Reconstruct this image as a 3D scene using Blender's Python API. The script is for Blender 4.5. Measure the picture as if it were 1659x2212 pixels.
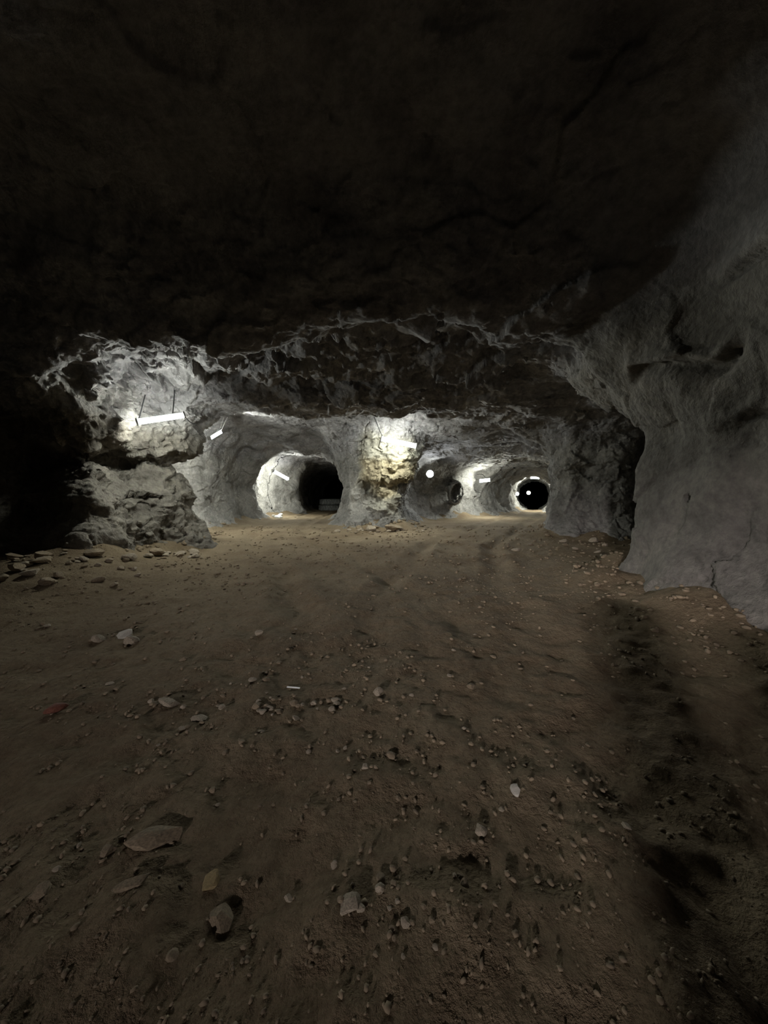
import bpy, bmesh, math, random
import numpy as np
from mathutils import Vector, Matrix

# ------------------------------------------------------------------ camera, world, exposure
for o in list(bpy.data.objects):
    bpy.data.objects.remove(o)
scene = bpy.context.scene
C = scene.collection
cam_data = bpy.data.cameras.new('camera')
cam_data.sensor_fit = 'VERTICAL'
cam_data.sensor_height = 36.0
cam_data.lens = 36.0 * 800.0 / 2212.0
cam_data.clip_start = 0.05
cam_data.clip_end = 200
camera = bpy.data.objects.new('camera', cam_data)
camera.location = (0, 0, 1.6)
camera.rotation_euler = (math.radians(90) - math.atan(41 / 800.0), 0, 0)
C.objects.link(camera)
scene.camera = camera

world = bpy.data.worlds.new('underground')
world.use_nodes = True
world.node_tree.nodes['Background'].inputs[0].default_value = (0.0, 0.0, 0.0, 1)
world.node_tree.nodes['Background'].inputs[1].default_value = 0.0
scene.world = world

vs = scene.view_settings
vs.view_transform = 'Standard'
vs.look = 'None'
vs.gamma = 1.0
vs.use_curve_mapping = False
vs.exposure = 0.0
scene.cycles.max_bounces = 4
scene.cycles.diffuse_bounces = 2
scene.cycles.glossy_bounces = 1
scene.cycles.transmission_bounces = 1
scene.cycles.use_fast_gi = False
scene.cycles.adaptive_threshold = 0.05
scene.cycles.sample_clamp_indirect = 4.0

# lamp strengths (radiance of each lamp's diffuser)
LAMP = dict(left=250.0, hanging=600.0, pillar=200.0, alcove=340.0, round=220.0, crevice=500.0, tunnel_a=60.0, tunnel_b=60.0, tunnel_c=1000.0, behind=250.0)

rng = np.random.default_rng(11)
random.seed(11)

# ------------------------------------------------------------------ noise (numpy)
_perm = rng.permutation(256).astype(np.int32)
_perm = np.concatenate([_perm, _perm])
_val = rng.uniform(-1, 1, 256).astype(np.float32)
_r3 = rng.uniform(0, 1, (256, 3)).astype(np.float32)
_d3 = rng.normal(size=(256, 3)).astype(np.float32)
_d3 /= np.linalg.norm(_d3, axis=1)[:, None]

def _h(ix, iy, iz):
    return _perm[(_perm[(_perm[ix & 255] + iy) & 255] + iz) & 255]

def noise3(x, y, z):
    xi = np.floor(x).astype(np.int32); yi = np.floor(y).astype(np.int32); zi = np.floor(z).astype(np.int32)
    fx = (x - xi).astype(np.float32); fy = (y - yi).astype(np.float32); fz = (z - zi).astype(np.float32)
    ux = fx * fx * (3 - 2 * fx); uy = fy * fy * (3 - 2 * fy); uz = fz * fz * (3 - 2 * fz)
    out = 0
    for a in (0, 1):
        wx = ux if a else 1 - ux
        for b in (0, 1):
            wy = uy if b else 1 - uy
            for c in (0, 1):
                wz = uz if c else 1 - uz
                out = out + wx * wy * wz * _val[_h(xi + a, yi + b, zi + c)]
    return out

def fbm(x, y, z, oct=4, gain=0.5):
    s = 0; a = 1.0
    for i in range(oct):
        s = s + a * noise3(x + 17.3 * i, y - 9.1 * i, z + 5.7 * i)
        x = x * 2.03; y = y * 2.03; z = z * 2.03
        a *= gain
    return s

def facets(P, scale, seed=0):
    """broken-rock relief: every Voronoi cell is a tilted plate, joints in between"""
    Q = (P / scale + np.float32(seed * 13.7)).astype(np.float32)
    I = np.floor(Q - 0.5).astype(np.int32); F = Q - I
    n = len(P)
    d1 = np.full(n, 9, np.float32); d2 = np.full(n, 9, np.float32); best = np.zeros(n, np.int32); off = np.zeros((n, 3), np.float32)
    for a in (0, 1):
        for b in (0, 1):
            for c in (0, 1):
                h = _h(I[:, 0] + a, I[:, 1] + b, I[:, 2] + c)
                v = _r3[h] * np.float32(0.7) + np.array([a + .15, b + .15, c + .15], np.float32) - F
                d = v[:, 0] ** 2 + v[:, 1] ** 2 + v[:, 2] ** 2
                m = d < d1
                d2 = np.where(m, d1, np.minimum(d2, d))
                d1 = np.where(m, d, d1); best = np.where(m, h, best); off = np.where(m[:, None], v, off)
    tilt = (off * _d3[(best + 71) & 255]).sum(1) * 0.9 + _val[(best + 33) & 255] * 0.5
    return tilt, np.sqrt(d2) - np.sqrt(d1)

def sstep(a, b, x):
    t = np.clip((x - a) / (b - a), 0, 1)
    return t * t * (3 - 2 * t)

# ------------------------------------------------------------------ plan of the workings (metres; x right, y forward)
POLY = {
    'wall_left': [(-6.8, -14), (-6.7, -9), (-6.9, -5), (-7.4, -2), (-8.6, 1), (-9.6, 4), (-9.8, 7), (-9.0, 9.2), (-8.6, 12),
                  (-8.6, 15), (-8.5, 18), (-8.3, 20), (-7.9, 22.3), (-8.6, 24.2), (-9.0, 25.6), (-8.7, 27), (-7.8, 28.2), (-7.15, 29.4), (-7.3, 31), (-7.5, 34.2),
                  (-7.7, 37), (-7.8, 48.5), (-14, 48.5), (-14, -14)],
    'nose': [(-6.60, 8.30), (-6.85, 9.1), (-7.2, 9.9), (-6.75, 10.5), (-6.2, 11.2), (-6.3, 11.9), (-7.2, 12.9), (-8.8, 13.6), (-10, 11), (-9, 9.4), (-7.7, 9.0), (-7.0, 8.4)],
    'centre': [(-0.9, 17.3), (0.0, 16.75), (0.7, 16.85), (1.05, 17.7), (1.05, 19.5), (1.5, 21.8), (2.9, 23.4), (4.3, 24.0), (5.0, 24.9), (6.0, 25.7),
               (7.1, 27.0), (8.2, 29.0), (9.8, 31.0), (11.1, 32), (11.8, 33.4), (12.4, 36), (14.6, 42), (17.3, 48.5), (-2.1, 48.5),
               (-2.3, 40), (-2.5, 33), (-2.4, 27), (-2.25, 23.5), (-2.1, 20.8), (-1.6, 18.6)],
    'right_far': [(6.5, 14.1), (6.9, 13.5), (7.8, 13.0), (9, 12.6), (12, 12.3), (24, 12.3), (24, 48.5), (21.5, 48.5), (19.3, 42), (16.4, 36),
                  (14.9, 32), (12.8, 26.5), (9.8, 20), (8.0, 16.6)],
    'right_near': [(3.95, 6.2), (4.5, 7.0), (5.8, 7.9), (8, 8.4), (12, 8.6), (24, 8.6), (24, -14), (4.6, -14), (4.5, -8), (4.3, -3), (4.15, 1),
                   (3.95, 3.5), (3.85, 5)],
}

def sd_poly(px, py, poly):
    V = np.array(poly, np.float32)
    d = np.full(px.shape, 1e9, np.float32); inside = np.zeros(px.shape, bool)
    for i in range(len(V)):
        a = V[i]; b = V[(i + 1) % len(V)]
        ex, ey = b - a
        wx = px - a[0]; wy = py - a[1]
        t = np.clip((wx * ex + wy * ey) / (ex * ex + ey * ey), 0, 1)
        d = np.minimum(d, (wx - ex * t) ** 2 + (wy - ey * t) ** 2)
        c = ((a[1] > py) != (b[1] > py))
        inside ^= c & (px < (b[0] - a[0]) * (py - a[1]) / (b[1] - a[1] + 1e-12) + a[0])
    d = np.sqrt(d)
    return np.where(inside, -d, d)

def roof_height(x, y):
    low = np.interp(y, [-14, 10.0, 10.8, 12.4, 13.4, 15.5, 18.5, 20.5, 22.3, 24, 27, 35, 48],
                    [4.58, 4.45, 4.22, 4.2, 4.65, 4.9, 4.9, 4.6, 4.0, 4.2, 4.3, 4.0, 3.6])
    high = np.interp(y, [-14, -4, 0, 5, 9], [4.9, 5.4, 5.7, 5.75, 5.5])
    step = np.interp(x, [-10, -7.5, -5, -2.8, 0, 3], [7.6, 7.2, 6.8, 6.4, 6.1, 5.8])       # brow where the roof steps down
    pocket = sstep(-6.6, -5.2, x) * sstep(2.2, 0.2, x) * sstep(0.5, 1.5, y - step) * sstep(10.7, 9.9, y)
    low = low + 0.30 * pocket - 0.20 * sstep(-2.2, -3.2, x) * np.exp(-((y - step - 0.3) / 0.45) ** 2)
    h = low + (high - low) * sstep(0.1, -1.5, y - step)
    g = sstep(0.6, 2.6, x) * sstep(16.5, 21.5, y)
    h = h * (1 - g) + g * np.interp(y, [16, 20, 22, 26, 29.5, 31.5, 33, 36, 48], [4.8, 4.0, 3.6, 3.5, 3.5, 3.05, 3.6, 3.5, 3.2])
    h = h - sstep(1.4, 3.0, x) * sstep(11.5, 13.0, y) * np.clip(h - 4.2, 0, 1)
    # a hollow in the roof over the right corner
    h = h + 0.55 * np.exp(-(((x - 2.6) / 1.3) ** 2 + ((y - 7.4) / 0.6) ** 2))
    return h.astype(np.float32)

def smin(a, b, k):
    h = np.clip(0.5 + 0.5 * (b - a) / k, 0, 1)
    return b * (1 - h) + a * h - k * h * (1 - h)

VOX = 0.14
gx = np.arange(-12, 20.6, VOX, dtype=np.float32)
gy = np.arange(-13, 48, VOX, dtype=np.float32)
gz = np.arange(-0.7, 6.4, VOX, dtype=np.float32)
X2, Y2 = np.meshgrid(gx, gy, indexing='ij')
wx2 = 0.28 * fbm(X2 / 1.7, Y2 / 1.7, X2 * 0 + 3.1, 3); wy2 = 0.28 * fbm(X2 / 1.7, Y2 / 1.7, X2 * 0 + 9.7, 3)
SD = {k: sd_poly(X2 + wx2, Y2 + wy2, v) for k, v in POLY.items()}
ROOF = roof_height(X2 + wx2, Y2 + wy2) + 0.10 * fbm(X2 / 2.3, Y2 / 2.3, X2 * 0, 3)

def profile(k, z):
    base = 0.75 * math.exp(-max(z, -0.2) / 0.5)
    if k == 'nose':
        top = 0.40 * float(sstep(2.6, 2.85, z)) - 0.42 * math.exp(-((z - 2.42) / 0.2) ** 2)
        mid = 0.30 * math.exp(-((z - 1.55) / 0.35) ** 2) + 0.35 * math.exp(-((z - 0.6) / 0.45) ** 2)
        return base + top + mid
    if k == 'centre':
        return base * 1.1 + 0.05
    if k == 'right_near':
        return 0.75 * math.exp(-max(z, -0.2) / 0.55) - 0.25 + 0.5 * float(sstep(2.4, 3.9, z))
    return base

KROOF = 2.3 - 1.6 * np.exp(-(((X2 + 5.9) / 1.5) ** 2 + ((Y2 - 11.2) / 2.2) ** 2))
nose_w = sstep(20.0, 17.5, Y2) * sstep(-1.6, -0.4, X2)
field = np.empty((len(gx), len(gy), len(gz)), np.float32)
owner = np.empty(field.shape, np.uint8)
KEYS = list(POLY)
for iz, z in enumerate(gz):
    walls = []
    for k in KEYS:
        s = SD[k] - profile(k, float(z))
        if k == 'centre':
            s = s - nose_w * (0.92 * float(sstep(1.95, 2.3, z)) - 0.46)
        walls.append(s)
    W = np.stack(walls)
    own = W.argmin(0).astype(np.uint8)
    w = W.min(0)
    rc = (ROOF - z) * 0.95
    own[rc < w] = len(KEYS)
    s = smin(w, rc, KROOF)
    owner[:, :, iz] = own
    zz = np.full(X2.shape, z, np.float32)
    s = s + 0.17 * fbm(X2 / 1.15, Y2 / 1.15, zz / 0.95, 2)
    # hollow in the right gallery's wall, with a rim around it
    e = np.sqrt(((X2 - 4.5) / 0.40) ** 2 + ((Y2 - 23.75) / 0.8) ** 2 + ((z - 1.6 - 0.2 * (X2 - 4.5)) / 0.60) ** 2)
    s = np.maximum(s, (1 - e) * 0.7)
    s = np.minimum(s, (np.abs(e - 1.3) - 0.12) * 0.6 + np.where((Y2 > 23.0) & (X2 > 4.0), 0, 1))
    # crevice behind the crevice lamp
    e = np.sqrt(((X2 - 6.9) / 0.75) ** 2 + ((Y2 - 26.4) / 0.9) ** 2 + ((z - 2.3) / 0.9) ** 2)
    s = np.maximum(s, (1 - e) * 0.7)
    field[:, :, iz] = s

def surface_nets(f):
    neg = f < 0
    nx, ny, nz = f.shape
    cnt = np.zeros((nx - 1, ny - 1, nz - 1), np.uint8)
    corners = [(a, b, c) for a in (0, 1) for b in (0, 1) for c in (0, 1)]
    for a, b, c in corners:
        cnt += neg[a:nx - 1 + a, b:ny - 1 + b, c:nz - 1 + c]
    act = (cnt > 0) & (cnt < 8)
    idx = np.argwhere(act)
    vid = np.full(act.shape, -1, np.int32)
    vid[act] = np.arange(len(idx))
    val = {c: f[idx[:, 0] + c[0], idx[:, 1] + c[1], idx[:, 2] + c[2]] for c in corners}
    acc = np.zeros((len(idx), 3), np.float32); num = np.zeros(len(idx), np.float32)
    for c in corners:
        for ax in range(3):
            if c[ax] == 0:
                d = list(c); d[ax] = 1; d = tuple(d)
                va, vb = val[c], val[d]
                m = (va < 0) != (vb < 0)
                t = np.where(m, va / np.where(m, va - vb, 1), 0)
                p = np.array(c, np.float32)[None, :].repeat(len(idx), 0); p[:, ax] += t
                acc += p * m[:, None]; num += m
    V = idx + acc / num[:, None]
    Q = []
    for ax in range(3):
        sl0 = [slice(None)] * 3; sl1 = [slice(None)] * 3
        sl0[ax] = slice(0, -1); sl1[ax] = slice(1, None)
        ch = neg[tuple(sl0)] != neg[tuple(sl1)]
        e = np.argwhere(ch)
        u, w = [(1, 2), (2, 0), (0, 1)][ax]
        ok = (e[:, u] > 0) & (e[:, w] > 0) & (e[:, u] < f.shape[u] - 1) & (e[:, w] < f.shape[w] - 1)
        e = e[ok]
        def cell(du, dw):
            q = e.copy(); q[:, u] += du; q[:, w] += dw
            return vid[q[:, 0], q[:, 1], q[:, 2]]
        quad = np.stack([cell(-1, -1), cell(0, -1), cell(0, 0), cell(-1, 0)], 1)
        s = neg[e[:, 0], e[:, 1], e[:, 2]]
        quad[~s] = quad[~s][:, ::-1]
        Q.append(quad)
    return V, np.concatenate(Q), idx

V, Q, cell_idx = surface_nets(field)
own_v = owner[cell_idx[:, 0], cell_idx[:, 1], cell_idx[:, 2]]
V = (V * VOX + np.array([gx[0], gy[0], gz[0]], np.float32)).astype(np.float32)
# keep only rock that can be seen or that shades what is seen
cq = V[Q].mean(1)
keep = (cq[:, 2] > -0.45) & (cq[:, 0] < 17.5 + (cq[:, 1] > 30) * 4)
Q = Q[keep]
own_q = own_v[Q[:, 0]]

def mesh_from(name, V, Q):
    me = bpy.data.meshes.new(name)
    me.vertices.add(len(V)); me.vertices.foreach_set('co', np.ascontiguousarray(V, np.float32).ravel())
    k = Q.shape[1]
    me.loops.add(Q.size); me.loops.foreach_set('vertex_index', np.ascontiguousarray(Q, np.int32).ravel())
    me.polygons.add(len(Q)); me.polygons.foreach_set('loop_start', np.arange(0, Q.size, k, dtype=np.int32))
    me.update(calc_edges=True); me.validate()
    return me

def arrays(me):
    v = np.empty(len(me.vertices) * 3, np.float32); me.vertices.foreach_get('co', v)
    n = np.empty(len(me.vertices) * 3, np.float32); me.vertex_normals.foreach_get('vector', n)
    l = np.empty(len(me.loops), np.int32); me.loops.foreach_get('vertex_index', l)
    return v.reshape(-1, 3), n.reshape(-1, 3), l.reshape(-1, 4)

def compact(V, Q, *extra):
    u, inv = np.unique(Q.ravel(), return_inverse=True)
    return (V[u], inv.reshape(Q.shape).astype(np.int32)) + tuple(e[u] for e in extra)

SIDE = 1.0
def vertex_normals(P, F):
    a = P[F[:, 2]] - P[F[:, 0]]; b = P[F[:, 3]] - P[F[:, 1]]
    fn = np.cross(a, b)
    n = np.stack([np.bincount(F.ravel(), np.repeat(fn[:, k], 4), len(P)) for k in range(3)], 1)
    return (SIDE * n / np.maximum(np.linalg.norm(n, axis=1), 1e-9)[:, None]).astype(np.float32)

def refine(P, F, levels):
    """split each quad in four per level, then relax the surface"""
    for _ in range(levels):
        n = len(P); m = len(F)
        E = np.stack([F, np.roll(F, -1, 1)], 2).reshape(-1, 2)
        key = E.min(1).astype(np.int64) * n + E.max(1)
        u, inv = np.unique(key, return_inverse=True)
        ea, eb = u // n, u % n
        mid = (P[ea] + P[eb]) / 2; cen = P[F].mean(1)
        ev = (n + inv.reshape(-1, 4)).astype(np.int64); cv = n + len(u) + np.arange(m)
        P = np.concatenate([P, mid, cen]).astype(np.float32)
        F = np.stack([np.stack([F[:, k], ev[:, k], cv, ev[:, k - 1]], 1) for k in range(4)], 1).reshape(-1, 4)
        nv = len(P)
        cnt = np.bincount(F.ravel(), minlength=nv)
        fc = P[F].mean(1)
        avg = np.stack([np.bincount(F.ravel(), np.repeat(fc[:, k], 4), nv) for k in range(3)], 1) / cnt[:, None]
        P = (0.45 * P + 0.55 * avg).astype(np.float32)
    return P, vertex_normals(P, F), F

def zone_gain(P):
    x, y, z = P.T
    g = np.full(len(P), 0.62, np.float32)
    brow = np.exp(-((y - 8.8) / 2.1) ** 2) * sstep(3.0, 3.8, z) * sstep(4.2, 2.0, x)
    g += 1.25 * brow
    g += 1.1 * np.exp(-(((x + 6.6) / 1.6) ** 2 + ((y - 10.2) / 1.6) ** 2))
    g += 1.3 * np.exp(-(((x - 0.3) / 1.6) ** 2 + ((y - 16.8) / 1.6) ** 2))
    g -= 0.30 * sstep(2.6, 3.6, x) * sstep(7.2, 5.5, y)
    g -= 0.22 * sstep(6.5, 4.5, y) * sstep(3.6, 4.2, z)
    return g

def roughen(P, N):
    g = zone_gain(P)
    smooth_wall = sstep(2.6, 3.4, P[:, 0]) * sstep(7.2, 5.8, P[:, 1])
    w = np.stack([fbm(P[:, 0] / .7, P[:, 1] / .7, P[:, 2] / .7, 2), fbm(P[:, 1] / .7 + 40, P[:, 2] / .7, P[:, 0] / .7, 2),
                  fbm(P[:, 2] / .7, P[:, 0] / .7 + 80, P[:, 1] / .7, 2)], 1) * 0.11
    S = (P + w) * np.array([1, 1, 1.5], np.float32)
    t1, e1 = facets(S, 0.95, 1)
    t2, e2 = facets(S + 0.4 * w, 0.36, 2)
    crack = sstep(-0.1, 0.5, noise3(P[:, 0] / 1.3, P[:, 1] / 1.3, P[:, 2] / 1.3))
    D = 0.13 * t1 - 0.07 * np.exp(-e1 / 0.045) * crack
    D = D + (0.065 * t2 - 0.02 * np.exp(-e2 / 0.06) * crack) * (1 - 0.6 * smooth_wall)
    t3, e3 = facets(S + 0.3 * w, 0.17, 3)
    D = D + 0.032 * t3 * (1 - 0.7 * smooth_wall)
    fine = fbm(P[:, 0] / .2, P[:, 1] / .2, P[:, 2] / .2, 3, 0.6)
    D = D + 0.028 * fine + 0.10 * fbm(P[:, 0] / .75 + 31, P[:, 1] / .75, P[:, 2] / .6, 2)
    D = D * g
    x, y, z = P.T
    onwall = (x > 2.5) & (y > 2.5) & (y < 6.6) & (z < 4.3)
    wv = 0.10 * noise3(y / .35, x * 0, z * 0 + 3)
    for z0, y0, y1, dep, wid in ((3.15, 4.1, 5.9, 0.18, 0.09), (2.35, 3.6, 4.6, 0.08, 0.04), (3.75, 2.6, 4.4, 0.10, 0.05)):
        win = sstep(y0, y0 + .35, y) * sstep(y1, y1 - .35, y)
        D = D + onwall * win * (-dep * np.exp(-((z - z0 - wv - 0.10 * (y - y0)) / wid) ** 2) + 0.5 * dep * np.exp(-((z - z0 - wv - 0.10 * (y - y0) - 0.13) / 0.09) ** 2))
    for yh, zh in ((5.1, 1.54), (4.35, 3.2)):                      # drill holes
        D = D - 0.3 * (onwall & (np.hypot(y - yh, z - zh) < 0.042))
    slab = sstep(6.3, 6.6, y) * sstep(7.6, 7.3, y) * sstep(0.05, 0.2, x) * sstep(0.95, 0.85, x) * (z > 3.6)      # flake hanging from the roof
    D = D * (1 - slab) + slab * 0.32 * np.clip((x - 0.1) / 0.75, 0, 1)
    return P + N * D[:, None]

_v, _q = compact(V, Q[own_q == 5])
SIDE = 1.0 if vertex_normals(_v, _q)[:, 2].mean() < 0 else -1.0          # roof normals must point down, into the open
# near and middle workings are refined twice, the far ends once
far = (cq[keep][:, 1] > 27) | (cq[keep][:, 1] < -0.5) | (cq[keep][:, 0] > 11)
groups = {0: 'wall_left', 1: 'pillar_nose', 2: 'centre', 3: 'pillar_right', 4: 'wall_right', 5: 'ceiling'}
pieces = {}
for is_far, lev in ((False, 2), (True, 1)):
    sel = far == is_far
    q = Q[sel]; ow = own_q[sel]
    v1, q1 = compact(V, q)
    P, N, F = refine(v1, q1, lev)
    f_own = np.repeat(ow, 4 ** lev)
    # Catmull-Clark output keeps the faces of each source quad together
    P2 = roughen(P, N)
    for gi in range(6):
        m = f_own == gi
        if m.any():
            pieces.setdefault(groups[gi], []).append((P2, F[m]))

# ------------------------------------------------------------------ materials
def new_mat(name):
    m = bpy.data.materials.new(name); m.use_nodes = True
    nt = m.node_tree; b = nt.nodes['Principled BSDF']
    return m, nt, b

def nodes_noise(nt, pos, scale, detail=6, rough=0.6):
    n = nt.nodes.new('ShaderNodeTexNoise'); n.inputs['Scale'].default_value = scale
    n.inputs['Detail'].default_value = detail; n.inputs['Roughness'].default_value = rough
    nt.links.new(pos, n.inputs['Vector'])
    return n.outputs['Fac']

def ramp(nt, fac, stops):
    r = nt.nodes.new('ShaderNodeValToRGB'); e = r.color_ramp.elements
    while len(e) < len(stops): e.new(0.5)
    for i, (p, c) in enumerate(stops):
        e[i].position = p; e[i].color = (*c, 1)
    nt.links.new(fac, r.inputs['Fac'])
    return r.outputs['Color']

def mixc(nt, fac, a, b, mode='MIX'):
    n = nt.nodes.new('ShaderNodeMix'); n.data_type = 'RGBA'; n.blend_type = mode
    for s, v in ((n.inputs['Factor'], fac), (n.inputs['A'], a), (n.inputs['B'], b)):
        if hasattr(v, 'is_linked') or isinstance(v, bpy.types.NodeSocket): nt.links.new(v, s)
        elif isinstance(v, (int, float)): s.default_value = v
        else: s.default_value = (*v, 1)
    return n.outputs['Result']

def bump(nt, b, height, strength, dist, prev=None):
    n = nt.nodes.new('ShaderNodeBump'); n.inputs['Strength'].default_value = strength; n.inputs['Distance'].default_value = dist
    nt.links.new(height, n.inputs['Height'])
    if prev is not None: nt.links.new(prev, n.inputs['Normal'])
    nt.links.new(n.outputs['Normal'], b.inputs['Normal'])
    return n.outputs['Normal']

def rock_mat(name):
    m, nt, b = new_mat(name)
    pos = nt.nodes.new('ShaderNodeNewGeometry').outputs['Position']
    at = nt.nodes.new('ShaderNodeAttribute'); at.attribute_name = 'tint'
    f1 = nodes_noise(nt, pos, 0.9, 5, 0.62)
    var = ramp(nt, f1, [(0.3, (0.54, 0.53, 0.52)), (0.5, (1.0, 1.0, 1.0)), (0.72, (1.42, 1.41, 1.38))])
    col = mixc(nt, 1.0, at.outputs['Color'], var, 'MULTIPLY')
    f2 = nodes_noise(nt, pos, 9.0, 3, 0.7)
    col = mixc(nt, 0.6, col, ramp(nt, f2, [(0.25, (0.40, 0.40, 0.40)), (0.7, (1.28, 1.26, 1.22))]), 'MULTIPLY')
    nt.links.new(col, b.inputs['Base Color'])
    b.inputs['Roughness'].default_value = 0.93
    b.inputs['Specular IOR Level'].default_value = 0.15
    f4 = nodes_noise(nt, pos, 12, 5, 0.7)
    vor = nt.nodes.new('ShaderNodeTexVoronoi'); vor.inputs['Scale'].default_value = 11
    wob = nt.nodes.new('ShaderNodeVectorMath'); wob.operation = 'MULTIPLY_ADD'
    nn = nt.nodes.new('ShaderNodeTexNoise'); nn.inputs['Scale'].default_value = 4; nt.links.new(pos, nn.inputs['Vector'])
    nt.links.new(nn.outputs['Color'], wob.inputs[0]); wob.inputs[1].default_value = (0.25, 0.25, 0.25); nt.links.new(pos, wob.inputs[2])
    nt.links.new(wob.outputs[0], vor.inputs['Vector'])
    ad = nt.nodes.new('ShaderNodeMath'); ad.operation = 'MULTIPLY_ADD'
    nt.links.new(vor.outputs['Distance'], ad.inputs[0]); ad.inputs[1].default_value = 0.45; nt.links.new(f4, ad.inputs[2])
    bump(nt, b, ad.outputs[0], 0.9, 0.04)
    return m

M = {}
M['rock'] = rock_mat('mine_rock')

def rock_tint(P):
    """beds of different stone: grey walls, beige left pillar, iron-stained middle pillar, drab right wall"""
    x, y, z = P.T
    n = 0.5 * noise3(x / .8, y / .8, z / .8)
    def mix(a, b, w): return a * (1 - w[:, None]) + np.array(b, np.float32) * w[:, None]
    t = np.full((len(P), 3), 1, np.float32) * np.array((0.222, 0.213, 0.197), np.float32)
    t = mix(t, (0.250, 0.243, 0.246), sstep(3.2, 4.2, z + n))
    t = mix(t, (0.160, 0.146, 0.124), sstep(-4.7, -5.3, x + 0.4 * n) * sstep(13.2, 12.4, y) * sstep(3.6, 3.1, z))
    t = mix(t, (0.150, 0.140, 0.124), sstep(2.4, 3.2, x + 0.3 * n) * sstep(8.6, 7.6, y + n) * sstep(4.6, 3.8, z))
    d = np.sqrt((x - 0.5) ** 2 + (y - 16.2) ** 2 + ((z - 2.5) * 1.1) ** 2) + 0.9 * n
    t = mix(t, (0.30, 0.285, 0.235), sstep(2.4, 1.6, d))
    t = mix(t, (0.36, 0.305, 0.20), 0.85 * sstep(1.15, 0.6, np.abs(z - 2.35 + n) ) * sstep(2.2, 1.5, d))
    return t

def plain(name, col, rough=0.6, metal=0.0, var=0.25, scale=25):
    m, nt, b = new_mat(name)
    pos = nt.nodes.new('ShaderNodeTexCoord').outputs['Object']
    f = nodes_noise(nt, pos, scale, 5)
    c = ramp(nt, f, [(0.3, tuple(v * (1 - var) for v in col)), (0.7, tuple(min(1, v * (1 + var)) for v in col))])
    nt.links.new(c, b.inputs['Base Color'])
    b.inputs['Roughness'].default_value = rough; b.inputs['Metallic'].default_value = metal
    bump(nt, b, f, 0.4, 0.004)
    return m

def emit(name, col, strength):
    m, nt, b = new_mat(name)
    b.inputs['Base Color'].default_value = (0.9, 0.9, 0.9, 1)
    b.inputs['Emission Color'].default_value = (*col, 1)
    b.inputs['Emission Strength'].default_value = strength
    return m

M['housing'] = plain('painted_steel', (0.55, 0.56, 0.55), 0.45, 0.3)
M['plastic'] = plain('grey_plastic', (0.35, 0.35, 0.35), 0.5)
M['cable'] = plain('black_cable', (0.03, 0.03, 0.032), 0.6)
M['wire'] = plain('steel_wire', (0.16, 0.15, 0.14), 0.5, 0.6)
M['rubber'] = plain('dusty_rubber', (0.20, 0.20, 0.185), 0.9, 0, 0.5, 6)
M['stone_grey'] = plain('stone_grey', (0.26, 0.215, 0.155), 0.95, 0, 0.45, 9)
M['stone_brown'] = plain('stone_brown', (0.190, 0.145, 0.092), 0.95, 0, 0.45, 9)
M['stone_pale'] = plain('stone_pale', (0.42, 0.39, 0.33), 0.9, 0, 0.2, 9)
M['stone_ochre'] = plain('stone_ochre', (0.25, 0.19, 0.09), 0.9, 0, 0.3, 9)
M['stone_red'] = plain('stone_red', (0.14, 0.05, 0.03), 0.9, 0, 0.3, 9)
M['white_scrap'] = plain('white_scrap', (0.8, 0.8, 0.78), 0.5, 0, 0.1, 9)

def floor_mat():
    m, nt, b = new_mat('packed_dirt')
    pos = nt.nodes.new('ShaderNodeNewGeometry').outputs['Position']
    f1 = nodes_noise(nt, pos, 0.55, 5, 0.6)
    col = ramp(nt, f1, [(0.3, (0.152, 0.110, 0.068)), (0.5, (0.208, 0.159, 0.100)), (0.72, (0.268, 0.213, 0.139))])
    f2 = nodes_noise(nt, pos, 22, 4, 0.72)
    col = mixc(nt, 0.6, col, ramp(nt, f2, [(0.25, (0.5, 0.48, 0.46)), (0.72, (1.25, 1.25, 1.25))]), 'MULTIPLY')
    nt.links.new(col, b.inputs['Base Color'])
    b.inputs['Roughness'].default_value = 0.95
    b.inputs['Specular IOR Level'].default_value = 0.12
    f3 = nodes_noise(nt, pos, 14, 6, 0.7)
    vor = nt.nodes.new('ShaderNodeTexVoronoi'); vor.inputs['Scale'].default_value = 26; nt.links.new(pos, vor.inputs['Vector'])
    r = ramp(nt, vor.outputs['Distance'], [(0.0, (1, 1, 1)), (0.32, (0, 0, 0))])
    ad = nt.nodes.new('ShaderNodeMath'); ad.operation = 'MULTIPLY_ADD'
    nt.links.new(r, ad.inputs[0]); ad.inputs[1].default_value = 0.12; nt.links.new(f3, ad.inputs[2])
    bump(nt, b, ad.outputs[0], 1.0, 0.06)
    return m
M['floor'] = floor_mat()

# ------------------------------------------------------------------ tagging
def tag(o, label=None, cat=None, group=None, kind=None):
    if label: o['label'] = label
    if cat: o['category'] = cat
    if group: o['group'] = group
    if kind: o['kind'] = kind
    return o

def link(name, me, mat=None, parent=None):
    o = bpy.data.objects.new(name, me); C.objects.link(o)
    if mat is not None and not me.materials: me.materials.append(mat)
    if parent is not None: o.parent = parent
    return o

def empty(name, loc):
    o = bpy.data.objects.new(name, None); C.objects.link(o); o.location = loc
    o.empty_display_size = 0.1
    return o

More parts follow.
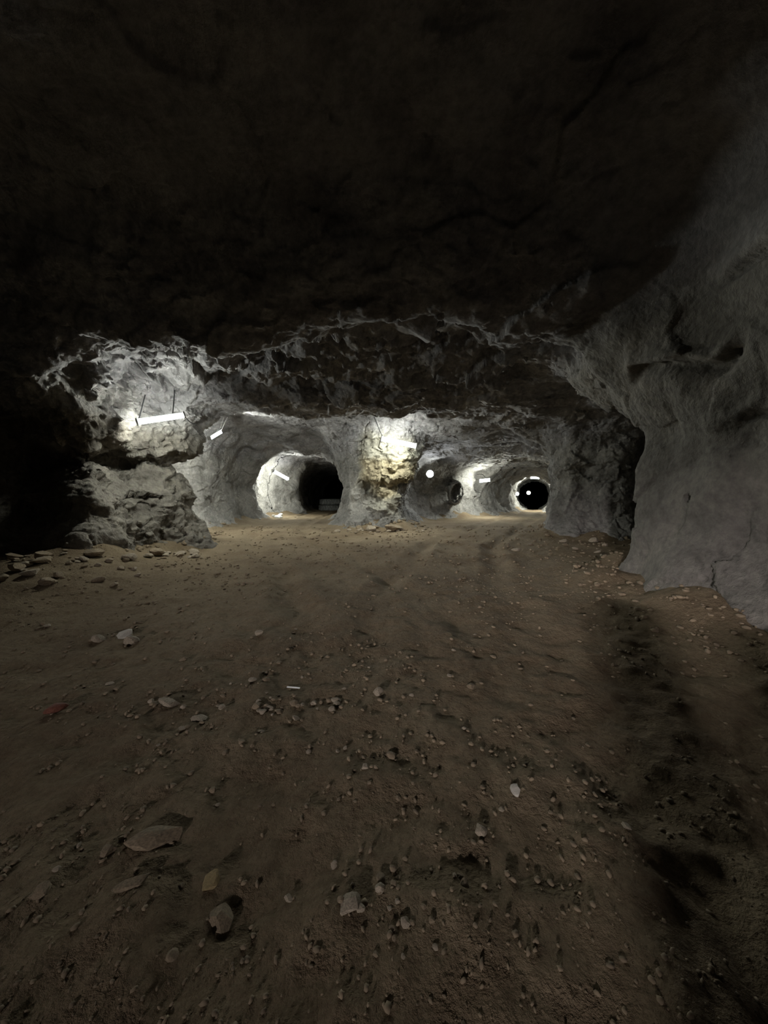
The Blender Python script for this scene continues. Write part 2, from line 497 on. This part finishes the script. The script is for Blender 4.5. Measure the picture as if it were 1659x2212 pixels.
# ------------------------------------------------------------------ rock shells
def shell(name, parts, mat, base=(0, 0, 0)):
    Vs, Fs, k = [], [], 0
    for P, F in parts:
        v, f = compact(P, F)
        Vs.append(v); Fs.append(f + k); k += len(v)
    v = np.concatenate(Vs) - np.array(base, np.float32); f = np.concatenate(Fs)
    me = mesh_from(name, v, f)
    me.polygons.foreach_set('use_smooth', np.ones(len(me.polygons), bool))
    ta = me.attributes.new('tint', 'FLOAT_COLOR', 'POINT')
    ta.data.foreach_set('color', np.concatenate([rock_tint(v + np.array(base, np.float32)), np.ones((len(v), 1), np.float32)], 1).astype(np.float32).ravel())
    o = link(name, me, mat); o.location = base
    return o

cen_near, cen_back = [], []
for P, F in pieces['centre']:
    c = P[F].mean(1)
    m = (c[:, 1] < 24.2) & (c[:, 0] < 1.75)
    if m.any(): cen_near.append((P, F[m]))
    if (~m).any(): cen_back.append((P, F[~m]))
tag(shell('wall_left', pieces['wall_left'], M['rock']), 'rough grey rock wall running along the left side of the mine', 'wall', kind='structure')
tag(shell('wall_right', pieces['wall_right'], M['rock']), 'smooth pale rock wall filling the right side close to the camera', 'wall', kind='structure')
tag(shell('wall_back', cen_back, M['rock']), 'scalloped grey rock wall of the right gallery with two lamps', 'wall', kind='structure')
tag(shell('ceiling', pieces['ceiling'], M['rock']), 'dark rough rock roof of the mine', 'ceiling', kind='structure')
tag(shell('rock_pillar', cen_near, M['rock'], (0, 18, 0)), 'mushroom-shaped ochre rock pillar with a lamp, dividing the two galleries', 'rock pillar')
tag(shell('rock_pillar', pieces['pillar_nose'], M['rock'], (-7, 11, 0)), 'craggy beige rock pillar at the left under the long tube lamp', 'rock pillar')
tag(shell('rock_pillar', pieces['pillar_right'], M['rock'], (8, 14, 0)), 'dark grey rock pillar between the right gallery and the right wall', 'rock pillar')

# ------------------------------------------------------------------ floor
PATHS = [np.array(p, np.float32) for p in (
    [(0.5, -12), (0.4, 0), (0.1, 4), (-1.3, 8), (-3.3, 12), (-4.8, 17), (-5.1, 24), (-4.9, 40)],
    [(0.5, -12), (0.3, 0), (0.9, 6), (2.2, 11), (4.2, 15), (7.0, 20.5), (10.5, 27), (13.3, 33), (17, 42)])]

def path_dist(x, y, path):
    best = np.full(x.shape, 1e9); sgn = np.zeros(x.shape)
    for a, b in zip(path[:-1], path[1:]):
        e = b - a; L = np.hypot(*e)
        wx = x - a[0]; wy = y - a[1]
        t = np.clip((wx * e[0] + wy * e[1]) / L ** 2, 0, 1)
        d = np.hypot(wx - e[0] * t, wy - e[1] * t)
        m = d < best
        best = np.where(m, d, best)
        sgn = np.where(m, np.sign(wx * e[1] - wy * e[0]), sgn)
    return best * sgn

def floor_z(x, y):
    x = np.asarray(x, np.float32); y = np.asarray(y, np.float32)
    z = 0.07 * fbm(x / 2.6, y / 2.6, x * 0 + 1.5, 3)
    z = z + 0.030 * fbm(x / 0.33, y / 0.33, x * 0 + 4.5, 4, 0.62)
    rut = 0
    for p in PATHS:
        d = path_dist(x + 0.10 * noise3(x, y, x * 0), y, p)
        for off in (-0.95, 0.95):
            u = (d - off) / 0.22
            rut = rut - 0.075 * np.exp(-u * u) + 0.035 * np.exp(-(np.abs(u) - 1.7) ** 2 * 2)
    z = z + rut * (0.25 + 0.75 * sstep(3.0, 7.0, y)) * (0.8 + 0.5 * noise3(x / 1.4, y / 1.4, x * 0 + 8))
    sd = np.minimum.reduce([sd_poly(x, y, POLY[k]) for k in POLY])
    z = z + 0.42 * sstep(1.25, -0.2, sd) * (0.6 + 0.6 * np.abs(noise3(x / 0.9, y / 0.9, x * 0 + 2)))
    # low bank at the left where rubble lies, and the far drift dipping away
    z = z + 0.35 * np.exp(-(((x + 6.6) / 1.6) ** 2 + ((y - 7.2) / 1.7) ** 2))
    z = z - 1.5 * sstep(36, 44, y) * sstep(8, 12, x)
    return z.astype(np.float32)

ys = [-12.5]
while ys[-1] < 47: ys.append(ys[-1] + (0.028 + 0.0065 * max(0, abs(ys[-1] - 1.5) - 1.0) if ys[-1] > 0.3 else 0.25))
xs = [0.0]
while xs[-1] < 20: xs.append(xs[-1] + 0.028 + 0.009 * max(0, xs[-1] - 1.0))
xs = np.array(xs); xs = np.concatenate([-xs[(xs < 11.5)][::-1][:-1], xs])
FX, FY = np.meshgrid(xs.astype(np.float32), np.array(ys, np.float32), indexing='ij')
FZ = floor_z(FX.ravel(), FY.ravel())
FV = np.stack([FX.ravel(), FY.ravel(), FZ], 1)
nyf = len(ys)
ii = (np.arange(len(xs) - 1)[:, None] * nyf + np.arange(nyf - 1)[None, :]).ravel()
FQ = np.stack([ii, ii + nyf, ii + nyf + 1, ii + 1], 1)
sdc = np.minimum.reduce([sd_poly(FV[FQ].mean(1)[:, 0], FV[FQ].mean(1)[:, 1], POLY[k]) for k in POLY])
fv, fq = compact(FV, FQ[sdc > -0.9])
fme = mesh_from('floor', fv, fq)
fme.polygons.foreach_set('use_smooth', np.ones(len(fme.polygons), bool))
tag(link('floor', fme, M['floor']), 'brown packed dirt floor with wheel ruts and loose grit', 'floor', kind='structure')

# ------------------------------------------------------------------ small mesh helpers
def bm_mesh(bm, name):
    me = bpy.data.meshes.new(name); bm.to_mesh(me); bm.free()
    return me

def add_box(bm, size, loc=(0, 0, 0), bevel=0.0):
    r = bmesh.ops.create_cube(bm, size=1.0)
    bmesh.ops.scale(bm, vec=size, verts=r['verts'])
    bmesh.ops.translate(bm, vec=loc, verts=r['verts'])
    if bevel:
        ed = list({e for v in r['verts'] for e in v.link_edges})
        bmesh.ops.bevel(bm, geom=ed, offset=bevel, segments=2, affect='EDGES', profile=0.5)

def tube_bm(points, radius, sides=6):
    bm = bmesh.new(); rings = []
    pts = [Vector(p) for p in points]
    for i, p in enumerate(pts):
        t = (pts[min(i + 1, len(pts) - 1)] - pts[max(i - 1, 0)]).normalized()
        a = t.orthogonal().normalized(); b = t.cross(a)
        rings.append([bm.verts.new(p + (a * math.cos(k * 2 * math.pi / sides) + b * math.sin(k * 2 * math.pi / sides)) * radius) for k in range(sides)])
    for r, s in zip(rings[:-1], rings[1:]):
        for k in range(sides):
            bm.faces.new((r[k], r[(k + 1) % sides], s[(k + 1) % sides], s[k]))
    bm.faces.new(rings[0][::-1]); bm.faces.new(rings[-1])
    bmesh.ops.recalc_face_normals(bm, faces=bm.faces)
    return bm

def sag(a, b, drop, n=10):
    a = Vector(a); b = Vector(b)
    return [a.lerp(b, i / n) - Vector((0, 0, drop * 4 * (i / n) * (1 - i / n))) for i in range(n + 1)]

# ------------------------------------------------------------------ lamps
def batten(name_label, p0, p1, strength, face, wires=(), cables=(), radius=0.035, col=(0.95, 1.0, 0.93), cat='lamp'):
    """tube lamp from p0 to p1; the diffuser faces `face`, a steel housing backs it"""
    p0 = Vector(p0); p1 = Vector(p1); mid = (p0 + p1) / 2; L = (p1 - p0).length
    x = (p1 - p0).normalized()
    z = -(Vector(face) - x * Vector(face).dot(x)).normalized()          # housing side is +z
    y = z.cross(x)
    R = Matrix((x, y, z)).transposed().to_4x4()
    root = empty('tube_lamp', mid)
    tag(root, name_label, cat)
    def part(name, bm, mat, parent=root):
        bm.transform(R)
        return link(name, bm_mesh(bm, name), mat, parent)
    bm = bmesh.new(); add_box(bm, (L, radius * 1.3, 0.024), (0, 0, radius + 0.012), 0.006); hs = part('housing', bm, M['housing'])
    bm = tube_bm([(-L / 2 + 0.03, 0, 0), (L / 2 - 0.03, 0, 0)], radius, 7); part('diffuser_tube', bm, emit('lamp_light', col, strength))
    for s in (-1, 1):
        bm = bmesh.new(); add_box(bm, (0.045, radius * 2.4, radius * 2.5), (s * (L / 2 - 0.012), 0, 0.012), 0.01); part('end_cap', bm, M['plastic'])
    for w in wires:
        bm = tube_bm([Vector(w[0]) - mid, Vector(w[1]) - mid], 0.008, 5); link('hanging_wire', bm_mesh(bm, 'hanging_wire'), M['wire'], hs)
    for c in cables:
        bm = tube_bm([Vector(q) - mid for q in c], 0.014, 6); link('cable', bm_mesh(bm, 'cable'), M['cable'], root)
    return root

lampL = batten('long bright tube lamp fixed high on the craggy left rock pillar', (-5.92, 8.96, 3.29), (-5.06, 9.52, 3.57), LAMP['left'], (0.1, -0.2, -0.9),
               cables=[sag((-5.08, 9.54, 3.56), (-5.35, 10.6, 3.55), 0.05), sag((-5.9, 9.0, 3.33), (-6.1, 9.6, 4.1), 0.0), sag((-5.3, 9.4, 3.56), (-5.4, 9.7, 4.25), 0.0)], radius=0.055)
lampH = batten('short-looking tube lamp hanging on two wires in the left gallery', (-6.5, 13.9, 3.62), (-6.52, 14.9, 4.03), LAMP['hanging'], (0.1, -0.1, -0.9),
               wires=[((-6.52, 14.8, 4.05), (-6.35, 14.85, 4.6)), ((-6.45, 14.75, 4.0), (-6.18, 14.8, 4.6))], radius=0.06)
lampP = batten('glaring tube lamp on the mushroom-shaped rock pillar in the middle', (-0.12, 14.75, 3.74), (1.29, 14.75, 3.44), LAMP['pillar'], (0.05, -0.15, -0.9),
               cables=[sag((-0.05, 14.8, 3.8), (-0.45, 14.8, 4.75), 0.02)],
               wires=[((1.2, 14.78, 3.5), (1.25, 15.1, 4.6))], radius=0.08)
lampA = batten('slanting tube lamp on the far wall of the left gallery', (-7.38, 24.8, 3.06), (-6.72, 26.0, 2.57), LAMP['alcove'], (0.1, -0.1, -0.9), radius=0.085)
lampC = batten('tube lamp in a crevice of the right gallery wall', (6.05, 23.7, 2.35), (6.75, 23.7, 2.43), LAMP['crevice'], (0, -0.1, -0.9), radius=0.09)

def round_lamp(label, loc, normal, r, strength, col=(0.9, 0.97, 1.0)):
    root = empty('bulkhead_lamp', loc); tag(root, label, 'lamp')
    n = Vector(normal).normalized(); R = n.to_track_quat('Z', 'Y').to_matrix().to_4x4()
    bm = bmesh.new()
    bmesh.ops.create_cone(bm, cap_ends=True, segments=20, radius1=r * 1.18, radius2=r * 1.1, depth=0.06)
    bmesh.ops.translate(bm, vec=(0, 0, -0.03), verts=bm.verts); bm.transform(R)
    link('base', bm_mesh(bm, 'base'), M['housing'], root)
    bm = bmesh.new()
    bmesh.ops.create_uvsphere(bm, u_segments=12, v_segments=6, radius=r)
    bmesh.ops.delete(bm, geom=[v for v in bm.verts if v.co.z < -0.001], context='VERTS')
    bmesh.ops.scale(bm, vec=(1, 1, 0.6), verts=bm.verts); bm.transform(R)
    link('dome', bm_mesh(bm, 'dome'), emit('dome_light', col, strength), root)
    return root

def floodlight(label, loc, azim, down, strength):
    """flat lamp under a deep hood: lights the floor ahead, not the roof"""
    root = empty('floodlight', loc); tag(root, label, 'lamp')
    R = Matrix.Rotation(-azim, 4, 'Z') @ Matrix.Rotation(-down, 4, 'X')         # local +y = beam
    def part(name, bm, mat):
        bm.transform(R); link(name, bm_mesh(bm, name), mat, root)
    bm = bmesh.new(); add_box(bm, (0.66, 0.08, 0.30), (0, -0.05, 0), 0.015); part('housing', bm, M['housing'])
    bm = bmesh.new(); add_box(bm, (0.58, 0.012, 0.22), (0, 0.0, 0)); part('glass', bm, emit('flood_light', (1.0, 0.93, 0.84), 6.0))
    h = 0.6
    for z, nm in ((0.045, 'upper_flap'), (-0.045, 'lower_flap')):
        bm = bmesh.new(); add_box(bm, (0.66, h, 0.01), (0, 0.08 + h / 2, z), 0.003); part(nm, bm, M['housing'])
    ld = bpy.data.lights.new('floodlight_beam', 'AREA'); ld.energy = strength; ld.color = (1.0, 0.93, 0.95)
    ld.shape = 'RECTANGLE'; ld.size = 0.5; ld.size_y = 0.07; ld.spread = math.radians(62)
    lo = bpy.data.objects.new('beam', ld); C.objects.link(lo); lo.parent = root
    lo.matrix_local = R @ Matrix.Translation((0, 0.08, 0)) @ Matrix.Rotation(math.pi / 2, 4, 'X')
    bm = tube_bm([(0, -0.05, 0.1), (0, -0.5, 0.9)], 0.025, 8); part('bracket', bm, M['wire'])
    return root

round_lamp('round white lamp on the right gallery wall beside the middle pillar', (2.62, 21.2, 2.69), (0.15, -1, -0.1), 0.19, LAMP['round'])
round_lamp('tiny bright lamp at the left edge of the farthest tunnel', (12.95, 36.0, 1.52), (0.2, -1, 0), 0.16, LAMP['tunnel_a'])
round_lamp('tiny yellowish lamp deep inside the farthest tunnel', (16.3, 41.8, 1.62), (-0.2, -1, 0), 0.20, LAMP['tunnel_b'], (1.0, 0.97, 0.8))
batten('tube lamp at the farthest tunnel behind the right rock pillar', (13.1, 33.3, 2.95), (13.9, 33.3, 2.95), LAMP['tunnel_c'], (0, 0, -1), radius=0.08)
floodlight('hooded floodlight on the roof behind the viewpoint', (-4.3, -9.6, 3.0), 0.42, 0.16, LAMP['behind'])

# ------------------------------------------------------------------ tyres
def tyre_mesh():
    bm = bmesh.new(); n = 40
    prof = [(0.62, -0.17), (0.66, -0.24), (0.95, -0.28), (1.13, -0.25), (1.2, -0.2), (1.22, 0), (1.2, 0.2), (1.13, 0.25), (0.95, 0.28), (0.66, 0.24), (0.62, 0.17), (0.9, 0.15), (1.1, 0.0), (0.9, -0.15)]
    rings = [[bm.verts.new((r * math.cos(a), r * math.sin(a), z)) for r, z in prof] for a in (k * 2 * math.pi / n for k in range(n))]
    for k in range(n):
        A, B = rings[k], rings[(k + 1) % n]
        for j in range(len(prof)):
            j2 = (j + 1) % len(prof)
            bm.faces.new((A[j], B[j], B[j2], A[j2]))
    bmesh.ops.recalc_face_normals(bm, faces=bm.faces)
    for f in bm.faces: f.smooth = True
    return bm_mesh(bm, 'tyre_carcass')

def lug_mesh():
    bm = bmesh.new()
    for s in (-1, 1):
        bmesh_verts = bmesh.ops.create_cube(bm, size=1.0)['verts']
        bmesh.ops.scale(bm, vec=(0.06, 0.09, 0.22), verts=bmesh_verts)
        bmesh.ops.rotate(bm, cent=(0, 0, 0), matrix=Matrix.Rotation(s * 0.5, 3, 'X'), verts=bmesh_verts)
        bmesh.ops.translate(bm, vec=(1.225, s * 0.02, s * 0.12), verts=bmesh_verts)
    return bm_mesh(bm, 'tread_lug')

carc, lug = tyre_mesh(), lug_mesh()
carc.materials.append(M['rubber']); lug.materials.append(M['rubber'])
tz = float(floor_z([-5.05], [35.9])[0]) + 0.25
for k, (dx, lab) in enumerate(((0, 'lower of two large dark tyres stacked in the left gallery'), (0.08, 'upper of two large dark tyres stacked in the left gallery'))):
    t = empty('tyre', (-5.05 + dx, 35.9, tz + k * 0.565)); t.rotation_euler = (0, 0, 0.1 + k * 0.05)
    tag(t, lab, 'tyre', 'tyres stacked in the left gallery')
    body = link('carcass', carc, None, t)
    for j in range(30):
        l = link('tread_lug', lug, None, body); l.rotation_euler = (0, 0, j * 2 * math.pi / 30)

# ------------------------------------------------------------------ stones
_xs = xs.astype(np.float32); _ys = np.array(ys, np.float32); _FZ = FZ.reshape(len(_xs), len(_ys))
def ground(x, y):
    i = int(np.clip(np.searchsorted(_xs, x) - 1, 0, len(_xs) - 2)); j = int(np.clip(np.searchsorted(_ys, y) - 1, 0, len(_ys) - 2))
    u = (x - _xs[i]) / (_xs[i + 1] - _xs[i]); v = (y - _ys[j]) / (_ys[j + 1] - _ys[j])
    return float((_FZ[i, j] * (1 - u) + _FZ[i + 1, j] * u) * (1 - v) + (_FZ[i, j + 1] * (1 - u) + _FZ[i + 1, j + 1] * u) * v)

def stone_mesh(seed, sub=2):
    r = random.Random(seed)
    bm = bmesh.new(); bmesh.ops.create_icosphere(bm, subdivisions=sub, radius=1.0)
    planes = [(Vector((r.gauss(0, 1), r.gauss(0, 1), r.gauss(0, 1))).normalized(), r.uniform(0.5, 0.85)) for _ in range(11)]
    sx, sy, sz = r.uniform(0.8, 1.2), r.uniform(0.6, 0.95), r.uniform(0.5, 0.75)
    for v in bm.verts:
        for n, d in planes:
            k = v.co.dot(n)
            if k > d: v.co -= n * (k - d)
        v.co *= 1 + r.uniform(-0.06, 0.06)
        v.co = Vector((v.co.x * sx, v.co.y * sy, v.co.z * sz))
    return bm_mesh(bm, 'stone')

SH = {}
def stone(x, y, size, mat, label=None, group=None, shape=None, rot=None, flat=1.0, sink=0.25, stretch=1.0, z=None, name='stone'):
    shape = random.randrange(10) if shape is None else shape
    key = (shape, mat)
    if key not in SH:
        me = stone_mesh(100 + shape, 2 if size > 0.04 else 2); me.materials.append(M[mat]); SH[key] = me
    o = bpy.data.objects.new(name, SH[key]); C.objects.link(o)
    s = size / 2
    o.scale = (s * stretch, s, s * flat)
    o.rotation_euler = (random.uniform(-0.25, 0.25), random.uniform(-0.25, 0.25), random.uniform(0, 6.28) if rot is None else rot)
    z0 = ground(x, y) if z is None else z
    o.location = (x, y, z0 + s * flat * 0.62 * (1 - 2 * sink))
    tag(o, label, 'stone', group)
    return o

stone(-1.22, 1.56, 0.10, 'stone_brown', 'rounded stone butting against the long flat stone at lower left', shape=1, flat=0.65, sink=0.34)
stone(-1.06, 1.62, 0.15, 'stone_brown', 'long flat stone in the dirt at lower left', shape=2, rot=0.35, flat=0.6, stretch=1.7, sink=0.36)
stone(-0.72, 1.45, 0.12, 'stone_ochre', 'ochre rounded stone half sunk in the dirt at lower left', shape=3, rot=1.1, flat=0.5, sink=0.36)
stone(-1.0, 1.40, 0.11, 'stone_brown', 'flat broken stone just nearer than the long flat stone', shape=4, rot=0.6, flat=0.5, stretch=1.4, sink=0.4)
stone(-0.62, 1.33, 0.11, 'stone_brown', 'angular stone in the dirt nearest the ochre stone', shape=5, flat=0.6, sink=0.34)
stone(-2.94, 4.13, 0.20, 'stone_pale', 'pale stone on the floor by the left rubble bank', shape=6, flat=0.7, name='stone')
stone(-3.15, 4.0, 0.16, 'stone_grey', 'grey stone beside the pale stone on the left', shape=7)
stone(-2.75, 3.95, 0.17, 'stone_grey', 'mossy-grey stone to the right of the pale stone on the left', shape=0)
stone(-2.41, 2.64, 0.15, 'stone_red', 'dark red-brown stone at the left of the floor', shape=8, rot=0.6, flat=0.75, stretch=1.3, sink=0.05)
stone(0.70, 1.89, 0.075, 'stone_pale', 'light stone lying alone on the right of the track', shape=9, flat=0.6, sink=0.35)
stone(-0.11, 2.06, 0.075, 'stone_grey', 'light stone in the middle of the foreground dirt', shape=1, flat=0.6, sink=0.35)
stone(-0.13, 1.33, 0.10, 'stone_grey', 'greyish stone in the gravel patch at the bottom centre', shape=2, flat=0.6, sink=0.34)
stone(-1.39, 4.06, 0.14, 'stone_grey', 'single grey stone left of the middle track', shape=3)
stone(-1.62, 2.72, 0.2, 'stone_grey', 'flat grey stone in the cluster left of the track', shape=4, flat=0.5, sink=0.34)
stone(-1.32, 2.58, 0.14, 'stone_grey', 'pale flat stone at the near end of the cluster left of the track', shape=5, flat=0.5, sink=0.34)
stone(0.36, 16.0 - 0.5, 0.85, 'stone_brown', 'big dark brown boulder at the foot of the middle rock pillar', shape=6, flat=0.85, sink=0.2, name='boulder')
stone(-0.55, 15.75, 0.5, 'stone_grey', 'pale boulder leaning left of the dark boulder by the middle pillar', shape=7, name='boulder')
stone(-6.85, 24.1, 0.75, 'white_scrap', 'largest white lump among the debris in the left gallery', shape=8, flat=0.6, name='boulder')
stone(-7.45, 24.95, 0.42, 'white_scrap', 'white lump left of the largest white debris', shape=9, flat=0.6)
stone(-7.1, 25.3, 0.5, 'white_scrap', 'white lump behind the largest white debris', shape=2, flat=0.8)
stone(-6.0, 25.6, 0.8, 'stone_brown', 'flat brown slab on the left gallery floor', shape=4, flat=0.3)
# two added boulders, unseen behind the viewpoint, that only shade the lower right floor
def boulder(loc, dims, seed, label):
    me = stone_mesh(seed, 3); v = np.array([q.co[:] for q in me.vertices])
    lo, hi = v.min(0), v.max(0)
    v = ((v - (lo + hi) / 2) / (hi - lo)) * np.array(dims)
    me.vertices.foreach_set('co', v.astype(np.float32).ravel()); me.update(); me.materials.append(M['stone_grey'])
    o = link('boulder', me); o.location = (loc[0], loc[1], ground(*loc) + dims[2] * 0.47); tag(o, label, 'boulder')
boulder((-0.67, -2.5), (0.56, 0.6, 1.65), 131, 'tall narrow boulder added unseen behind the viewpoint to cast shadow')
boulder((0.25, -2.5), (1.10, 0.7, 1.55), 133, 'broad boulder added unseen behind the viewpoint to cast shadow')

# scrap sliver on the track
bm = bmesh.new(); add_box(bm, (0.11, 0.016, 0.006), bevel=0.002)
o = link('plastic_sliver', bm_mesh(bm, 'plastic_sliver'), M['white_scrap'])
o.location = (-0.75, 2.99, float(floor_z([-0.75], [2.99])[0]) + 0.012); o.rotation_euler = (0, 0.06, -0.05)
tag(o, 'thin white plastic sliver lying on the dirt', 'scrap')

SDALL = np.minimum.reduce([sd_poly(X2, Y2, POLY[k]) for k in POLY])
def free(x, y, margin=0.1):
    i = int(round((x - gx[0]) / VOX)); j = int(round((y - gy[0]) / VOX))
    return SDALL[i, j] > margin + 0.25

def patch(n, cx, cy, rx, ry, smin_, smax, mats, label, group, margin=0.05):
    k = 0; tries = 0
    while k < n and tries < n * 20:
        tries += 1
        x = random.gauss(cx, rx); y = random.gauss(cy, ry)
        if not free(x, y, margin) or y < 0.9: continue
        s = smin_ * (smax / smin_) ** (random.random() ** 1.6)
        mt = random.choice(mats)
        u = math.log(s / smin_) / math.log(smax / smin_)
        word = ('small ' if u < 0.25 else 'mid-sized ' if u < 0.6 else 'large ') + ('grey-brown ' if mt == 'stone_grey' else 'dark brown ')
        stone(x, y, s, mt, word + label, group, flat=random.uniform(0.6, 0.95), sink=random.uniform(0.05, 0.35))
        k += 1

GB = ['stone_grey', 'stone_brown']
patch(60, -6.3, 7.0, 1.0, 0.8, 0.12, 0.42, GB, 'rubble stone heaped on the bank in the dark left corner', 'rubble on the left bank', 0.75)
patch(22, -5.9, 9.2, 0.7, 0.4, 0.12, 0.38, GB, 'fallen stone at the foot of the craggy left pillar', 'stones under the left pillar', 0.85)
patch(35, -0.4, 15.5, 1.1, 0.45, 0.10, 0.34, GB + ['stone_grey'], 'fallen stone at the foot of the middle rock pillar', 'stones under the middle pillar', 0.5)
patch(28, 6.3, 11.2, 1.3, 0.9, 0.10, 0.34, GB, 'fallen stone in front of the right rock pillar', 'stones under the right pillar', 0.5)
patch(30, -0.75, 2.72, 0.20, 0.10, 0.032, 0.085, GB, 'pebble in the gravel patch beside the white sliver', 'gravel patch by the sliver')
patch(14, -1.5, 2.75, 0.2, 0.22, 0.03, 0.09, GB, 'pebble in the stone cluster left of the track', 'stone cluster left of the track')
patch(24, 0.02, 1.33, 0.14, 0.13, 0.022, 0.055, GB, 'pebble in the grey gravel at the bottom centre', 'gravel at the bottom centre')
patch(42, -0.2, 2.1, 0.75, 0.55, 0.026, 0.075, GB, 'loose pebble scattered on the foreground dirt', 'pebbles on the foreground dirt')
patch(24, -0.9, 3.6, 1.1, 0.8, 0.03, 0.10, GB, 'stone scattered on the track further ahead', 'stones on the track')

# grit that nobody could count: one mesh
def grit(name, n, label):
    base = [np.array([v.co[:] for v in stone_mesh(200 + i, 1).vertices], np.float32) for i in range(4)]
    tri = np.array([p.vertices[:] for p in stone_mesh(200, 1).polygons], np.int32)
    r = np.random.default_rng(5)
    d = 0.8 + 17 * r.random(n) ** 1.7
    x = (r.random(n) * 2 - 1) * (0.9 + 0.85 * d); x = np.clip(x, -9, 8); y = d
    # beneath the walls and right pillar more grit gathers
    sd = np.minimum.reduce([sd_poly(x.astype(np.float32), y.astype(np.float32), POLY[k]) for k in POLY])
    clump = noise3(x / 0.7, y / 0.7, x * 0 + 6)
    ok = (sd > 0) & ((clump > 0.05) | (r.random(n) < 0.25) | (sd < 0.8))
    x, y, d, sd = x[ok], y[ok], d[ok], sd[ok]; n = len(x)
    s = (0.005 + 0.012 * r.random(n) ** 2) * (0.7 + 0.32 * d) * np.where(sd < 0.9, 1.7, 1)
    z = floor_z(x, y)
    a = r.random(n) * 6.28
    Vs = []
    for i in range(n):
        b = base[i % 4]; c_, s_ = math.cos(a[i]), math.sin(a[i])
        q = np.stack([b[:, 0] * c_ - b[:, 1] * s_, b[:, 0] * s_ + b[:, 1] * c_, b[:, 2]], 1) * s[i]
        Vs.append(q + np.array([x[i], y[i], z[i] + 0.25 * s[i]], np.float32))
    nv = len(base[0])
    F = (tri[None] + (np.arange(n) * nv)[:, None, None]).reshape(-1, 3)
    me = mesh_from(name, np.concatenate(Vs), F)
    tag(link(name, me, M['stone_brown']), label, 'gravel', kind='stuff')
grit('gravel', 7500, 'fine loose gravel strewn over the dirt floor')
# triangle count
print('TRIS', sum(len(m.loops) - 2 * len(m.polygons) for m in {o.data for o in bpy.data.objects if o.type == 'MESH'}))
